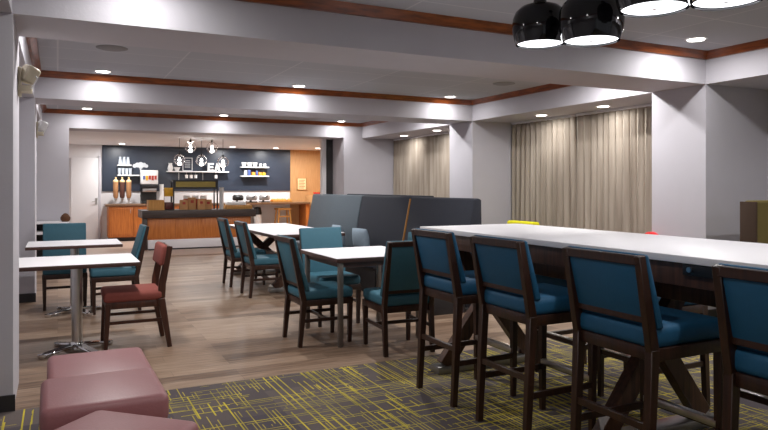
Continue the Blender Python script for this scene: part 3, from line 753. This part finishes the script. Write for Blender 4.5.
# under-counter stool and bin
t = thing('wooden_stool', 'wooden slatted stool in the knee space under the back counter', 'stool', (5.68, 17.85, 0))
MB().box(-0.20, 0.20, -0.18, 0.18, 0.72, 0.77, 0.01).build('seat', M['tanbox'], t)
for sx in (-1, 1):
    for sy in (-1, 1): MB().bar((sx*0.22, sy*0.18, 0), (sx*0.15, sy*0.13, 0.72), 0.04, 0.04).build('leg', M['tanbox'], t)
MB().box(-0.2, 0.2, -0.16, -0.13, 0.30, 0.34).box(-0.18, 0.18, -0.15, -0.12, 0.52, 0.56).build('rung', M['tanbox'], t)
t = thing('waste_bin', 'white and black bin standing under the back counter', 'bin', (4.95, 17.85, 0))
MB().lathe([(0, 0), (0.10, 0), (0.115, 0.6), (0, 0.6)], n=18).build('body', M['white'], t)
MB().lathe([(0, 0.602), (0.12, 0.602), (0.12, 0.66), (0.09, 0.80), (0, 0.82)], n=18).build('lid', M['blackmat'], t)

# ------------------------------------------------------------------ island with items
IY = 14.9
t = thing('kitchen_island', 'kitchen island with thick dark brown top, orange panels and pale plinth', 'island', (0, 0, 0))
box1('top', (1.62, 4.098, IY, IY+0.85, 0.69, 0.86), M['islandtop'], t)
MB().box(1.74, 4.0, IY+0.10, IY+0.80, 0.22, 0.69).build('body', M['orange'], t)
for i in range(4):
    x0 = 1.75+i*0.562
    MB().box(x0+0.01, x0+0.55, IY+0.085, IY+0.10, 0.25, 0.67, 0.003).build('panel', M['orange'], t)
MB().box(1.63, 1.73, IY+0.06, IY+0.16, 0.0, 0.69, 0.003).build('leg', M['islandtop'], t)
MB().box(1.74, 4.05, IY+0.02, IY+0.80, 0.03, 0.22, 0.004).build('plinth', M['white_top'], t)
MB().box(1.76, 4.03, IY+0.05, IY+0.78, 0.0, 0.03).build('shadow_gap_base', M['base_dark'], t)
ZI = 0.861
t = thing('wooden_box', 'light wooden box at the left end of the island', 'box', (1.92, IY+0.22, ZI))
MB().box(-0.165, 0.165, -0.15, 0.15, 0, 0.015).box(-0.165, -0.15, -0.15, 0.15, 0.015, 0.22).box(0.15, 0.165, -0.15, 0.15, 0.015, 0.22).box(-0.15, 0.15, -0.15, -0.135, 0.015, 0.22).box(-0.15, 0.15, 0.135, 0.15, 0.015, 0.22).build('crate', M['tanbox'], t)
t = thing('snack_stand', 'snack stand with golden yellow header and dark red jars on the island', 'display stand', (2.19, IY+0.2, ZI))
MB().box(-0.09, 0.09, -0.08, 0.08, 0, 0.012).box(-0.09, -0.08, 0.06, 0.08, 0.012, 0.5).box(0.08, 0.09, 0.06, 0.08, 0.012, 0.5).build('rack', M['blackmat'], t)
MB().box(-0.095, 0.095, -0.06, 0.02, 0.30, 0.49, 0.01).build('header', M['yellowp'], t)
MB().box(-0.085, 0.085, -0.07, 0.05, 0.012, 0.17, 0.01).build('jar_block', M['dkred'], t)
t = thing('display_case', 'black framed display case with gold menu strip standing on the island', 'display case', (2.755, IY+0.22, ZI))
f = MB()
for x in (-0.475, 0.475):
    for y in (-0.14, 0.2): f.box(x-0.014, x+0.014, y-0.014, y+0.014, 0, 0.66)
f.box(-0.489, 0.489, -0.155, 0.215, 0.63, 0.66).box(-0.489, 0.489, -0.155, -0.14, 0.46, 0.50)
f.build('frame', M['blackmat'], t)
MB().box(-0.43, 0.43, -0.16, -0.145, 0.505, 0.625).build('menu_strip', M['olivegold'], t)
MB().box(-0.461, 0.461, -0.145, -0.14, 0.50, 0.63).build('header_board', M['blackmat'], t)
def bag(label, x, y, h, mat):
    t = thing('paper_bag', label, 'bag', (x, y, ZI), 0, 'paper bags in the display case')
    MB().hexa([(-0.085, -0.055, 0), (0.085, -0.055, 0), (0.085, 0.055, 0), (-0.085, 0.055, 0)],
              [(-0.08, -0.035, h), (0.08, -0.035, h), (0.08, 0.035, h), (-0.08, 0.035, h)], 0.004).build('bag_body', mat, t)
    MB().box(-0.03, 0.03, -0.062, -0.048, h*0.55, h*0.78).build('bag_label', M['redprint'], t)
for i, (x, y, h) in enumerate(((2.50, 0.13, 0.22), (2.69, 0.20, 0.27), (2.88, 0.13, 0.24), (3.05, 0.22, 0.22))):
    bag(['left kraft bag with red label in the display case', 'second kraft bag from the left, tallest in the display case',
         'third kraft bag from the left in the display case', 'right kraft bag in the display case'][i], x, IY+y, h, M['kraft'])
for i, x in enumerate((2.60, 2.79, 2.97)):
    t = thing('snack_packet', ['red printed snack packet behind the left kraft bags', 'red printed snack packet in the middle of the display case', 'red printed snack packet behind the right kraft bags'][i], 'snack packet', (x, IY+0.33, ZI), 0, 'snack packets in the display case')
    MB().box(-0.07, 0.07, -0.02, 0.02, 0.0, 0.31, 0.008).build('packet', M['redprint'], t)
    MB().box(-0.07, 0.07, -0.024, -0.02, 0.24, 0.31).build('packet_header', M['white'], t)
t = thing('cup_stack', 'tall stack of white paper cups right of the display case', 'cups', (3.35, IY+0.2, ZI))
c = MB()
for i in range(14): c.lathe([(0, i*0.034), (0.042, i*0.034), (0.052, i*0.034+0.05), (0.056, i*0.034+0.055), (0, i*0.034+0.055)], n=16)
c.build('cups', M['white'], t)
t = thing('chafing_tray', 'low bamboo food tray with white lid right of the cups on the island', 'tray', (3.74, IY+0.25, ZI))
MB().box(-0.30, 0.30, -0.15, 0.15, 0, 0.09, 0.006).build('tray_body', M['tanbox'], t)
MB().box(-0.27, 0.16, -0.13, 0.13, 0.09, 0.16, 0.02, 3).build('lid', M['white'], t)

# ------------------------------------------------------------------ navy wall shelves and their contents
def shelf(label, x0, x1, z):
    o = MB().box(x0, x1, YB-0.22, YB-0.031, z-0.03, z, 0.003).build('wall_shelf', M['white']); tag(o, label, 'shelf', 'white shelves on the navy wall'); return o
shelf('short upper white shelf at the left of the navy wall', 1.37, 1.71, 1.94)
shelf('lower white shelf at the left of the navy wall', 1.37, 1.905, 1.68)
shelf('long white shelf in the middle of the navy wall under the letters', 2.58, 4.22, 1.79)
shelf('upper white shelf at the right of the navy wall', 4.564, 5.353, 1.93)
shelf('lower white shelf at the right of the navy wall', 4.564, 5.353, 1.68)
def small(name, prof, loc, mat, label, cat, group):
    o = MB().lathe(prof, n=16).build(name, mat); o.location = loc; return tag(o, label, cat, group)
vase = [(0, 0), (0.045, 0), (0.05, 0.03), (0.04, 0.12), (0.03, 0.17), (0.035, 0.2), (0, 0.2)]
for i in range(3): small('white_bottle', vase, (1.44+0.095*i, YB-0.13, 1.941), M['frost'], ['left', 'middle', 'right'][i]+' of three white bottles on the upper left shelf', 'bottle', 'white bottles on the left shelves')
glassp = [(0, 0), (0.032, 0), (0.042, 0.17), (0.038, 0.17), (0.03, 0.01), (0, 0.01)]
for i in range(4): small('tumbler', glassp, (1.42+0.088*i, YB-0.13, 1.681), M['frost'], ['first', 'second', 'third', 'fourth'][i]+' pale tumbler from the left on the lower left shelf', 'glass', 'tumblers on the lower left shelf')
# cloud shaped chalk drawing (cauliflower-like) on the wall
cl = MB()
for x, z, r in ((1.80, 1.915, 0.05), (1.87, 1.94, 0.065), (1.95, 1.95, 0.07), (2.03, 1.94, 0.06), (2.09, 1.915, 0.045), (1.95, 1.90, 0.06)):
    cl.lathe([(0, 0), (r, 0), (r*0.97, 0.006), (0, 0.007)], (x, YB-0.031, z), 18, None, (0, -1, 0))
cl.box(1.925, 1.965, YB-0.037, YB-0.031, 1.80, 1.88)
tag(cl.build('wall_decal', M['chalk']), 'white cloud shaped drawing with a short stem on the navy wall', 'wall drawing')
# letters E A T
def letter(ch, x, w, h=0.225, z=1.79):
    m = MB(); y0, y1 = YB-0.19, YB-0.14; b = 0.048
    if ch == 'E': m.box(x, x+b, y0, y1, z, z+h).box(x+b, x+w, y0, y1, z, z+b).box(x+b, x+w*0.92, y0, y1, z+h/2-b/2, z+h/2+b/2).box(x+b, x+w, y0, y1, z+h-b, z+h)
    if ch == 'A':
        m.prism([(x, z), (x+b*1.1, z), (x+w/2+b*0.25, z+h), (x+w/2-b*0.5, z+h)], 'y', y0, y1).prism([(x+w-b*1.1, z), (x+w, z), (x+w/2+b*0.5, z+h), (x+w/2-b*0.25, z+h)], 'y', y0, y1).box(x+w*0.25, x+w*0.75, y0, y1, z+h*0.22, z+h*0.42)
    if ch == 'T': m.box(x, x+w, y0, y1, z+h-b, z+h).box(x+w/2-b/2, x+w/2+b/2, y0, y1, z, z+h-b)
    o = m.build('letter_'+ch.lower(), M['white']); tag(o, f'white block letter {ch} standing on the long middle shelf', 'letter', 'white block letters'); o.name = 'block_letter'
letter('E', 3.65, 0.165); letter('A', 3.825, 0.17); letter('T', 3.995, 0.155)
# framed sketch and pots on the middle shelf, hooks below
t = thing('sketch_frame', 'white outlined picture frame standing on the middle shelf', 'picture', (3.12, YB-0.17, 1.791))
MB().box(-0.13, 0.13, 0, 0.02, 0, 0.02).box(-0.13, 0.13, 0, 0.02, 0.34, 0.36).box(-0.13, -0.11, 0, 0.02, 0.02, 0.34).box(0.11, 0.13, 0, 0.02, 0.02, 0.34).build('frame', M['chalk'], t)
pr = MB()
for i in range(4): pr.box(-0.07, 0.07, 0.012, 0.018, 0.10+0.055*i, 0.12+0.055*i)
MB().box(-0.11, 0.11, 0.018, 0.024, 0.02, 0.34).build('backing', M['navy'], t); pr.build('print_lines', M['chalk'], t)
small('white_jug', [(0, 0), (0.05, 0), (0.075, 0.06), (0.06, 0.13), (0.045, 0.17), (0.055, 0.21), (0, 0.21)], (2.68, YB-0.13, 1.791), M['white'], 'white rounded jug at the left end of the middle shelf', 'jug', None)
small('white_bowl', [(0, 0), (0.04, 0), (0.09, 0.10), (0.085, 0.10), (0.035, 0.01), (0, 0.01)], (2.85, YB-0.13, 1.791), M['white'], 'white bowl beside the jug on the middle shelf', 'bowl', None)
mug = [(0, 0), (0.038, 0), (0.042, 0.09), (0.036, 0.09), (0.033, 0.01), (0, 0.01)]
for i, x in enumerate((3.10, 3.22, 3.34, 3.88)):
    t = thing('hanging_mug', ['leftmost', 'second', 'third', 'rightmost'][i]+' white mug hanging under the middle shelf', 'mug', (x, YB-0.12, 1.60), 0, 'mugs under the middle shelf')
    MB().lathe(mug, n=14).build('cup', M['white'], t)
    MB().tube([(0, 0, 0.09), (0, 0, 0.16)], 0.005).build('hook', M['steel'], t)
for i, x in enumerate((2.90, 3.53)):
    t = thing('hanging_utensil', ['left', 'right'][i]+' long utensil hanging under the middle shelf', 'utensil', (x, YB-0.12, 1.44), 0, 'utensils under the middle shelf')
    MB().box(-0.008, 0.008, -0.004, 0.004, 0.05, 0.32).build('handle', M['steel'], t)
    MB().lathe([(0, 0), (0.03, 0.01), (0.035, 0.04), (0.008, 0.08), (0, 0.08)], n=12).build('scoop', M['steel'], t)
# right shelves
for i in range(3): small('stacked_bowl', [(0, 0), (0.045, 0), (0.075, 0.12), (0.07, 0.12), (0.04, 0.01), (0, 0.01)], (4.66+0.155*i, YB-0.12, 1.931), M['white'], ['left', 'middle', 'right'][i]+' of three white bowls on the upper right shelf', 'bowl', 'bowls on the upper right shelf')
for i in range(2): small('coffee_cup', mug, (5.13+0.12*i, YB-0.12, 1.931), M['white'], ['left', 'right'][i]+' white cup at the right end of the upper right shelf', 'cup', 'cups on the upper right shelf')
for i, (c, x, w, h) in enumerate((('chalk', 4.70, 0.07, 0.15), ('bluep', 4.80, 0.07, 0.16), ('bread', 4.92, 0.10, 0.10), ('bluep', 5.02, 0.05, 0.14), ('bread', 5.11, 0.09, 0.10), ('yellowp', 5.22, 0.08, 0.09))):
    o = MB().box(-w/2, w/2, -0.05, 0.05, 0, h, 0.006).build('food_carton', M[c]); o.location = (x, YB-0.12, 1.681)
    tag(o, ['pale carton at the left of the lower right shelf', 'taller blue carton on the lower right shelf', 'orange carton between the blue ones on the lower right shelf', 'narrow blue carton on the lower right shelf', 'orange carton right of the narrow blue one on the lower right shelf', 'golden carton at the right end of the lower right shelf'][i], 'carton', 'cartons on the lower right shelf')

# ------------------------------------------------------------------ glass globe pendants over the island
def globe(label, x, z, y):
    t = thing('globe_pendant', label, 'pendant lamp', (x, y, z), 0, 'glass globe pendants over the island')
    r = 0.125; n_ = 14
    sh = lambda q: [(q*math.sin(PI*i/n_) if 0 < i < n_ else 0, -q*math.cos(PI*i/n_)) for i in range(n_+1)]
    gl = MB().lathe(sh(r), n=28).build('globe', M['glass'], t, angle=180)
    inn = MB().lathe(sh(r-0.003), n=28); bmesh.ops.reverse_faces(inn.bm, faces=inn.bm.faces); inn.build('globe_inner_wall', M['glass'], gl, angle=180)
    MB().lathe([(0, -0.035), (0.02, -0.030), (0.032, -0.005), (0.026, 0.02), (0.014, 0.045), (0, 0.045)], n=16).build('bulb', M['bulb'], t, angle=180)
    MB().lathe([(0, 0.046), (0.012, 0.046), (0.012, r-0.01), (0.022, r), (0.022, r+0.03), (0.008, r+0.04), (0, r+0.04)], n=14).build('socket', M['blackmat'], t)
    MB().cyl((0, 0, r+0.035), (0, 0, HB-z), 0.005, n=8).build('cord', M['blackmat'], t)
    d = bpy.data.lights.new('bulb_glow', 'POINT'); d.energy = P_GLOBE; d.shadow_soft_size = 0.05; d.color = (1, 0.96, 0.9)
    o = bpy.data.objects.new('bulb_glow', d); COL.objects.link(o); o.parent = t; o.location = (0, 0, -0.09)
globe('glass globe pendant, left one of the upper pair over the island', 2.626, 2.25, 14.9)
globe('glass globe pendant, right one of the upper pair over the island', 3.095, 2.25, 14.9)
globe('glass globe pendant, left of the three lower ones over the island', 2.391, 1.96, 14.9)
globe('glass globe pendant, middle of the three lower ones over the island', 2.864, 1.955, 14.9)
globe('glass globe pendant, right of the three lower ones over the island', 3.34, 1.93, 14.9)
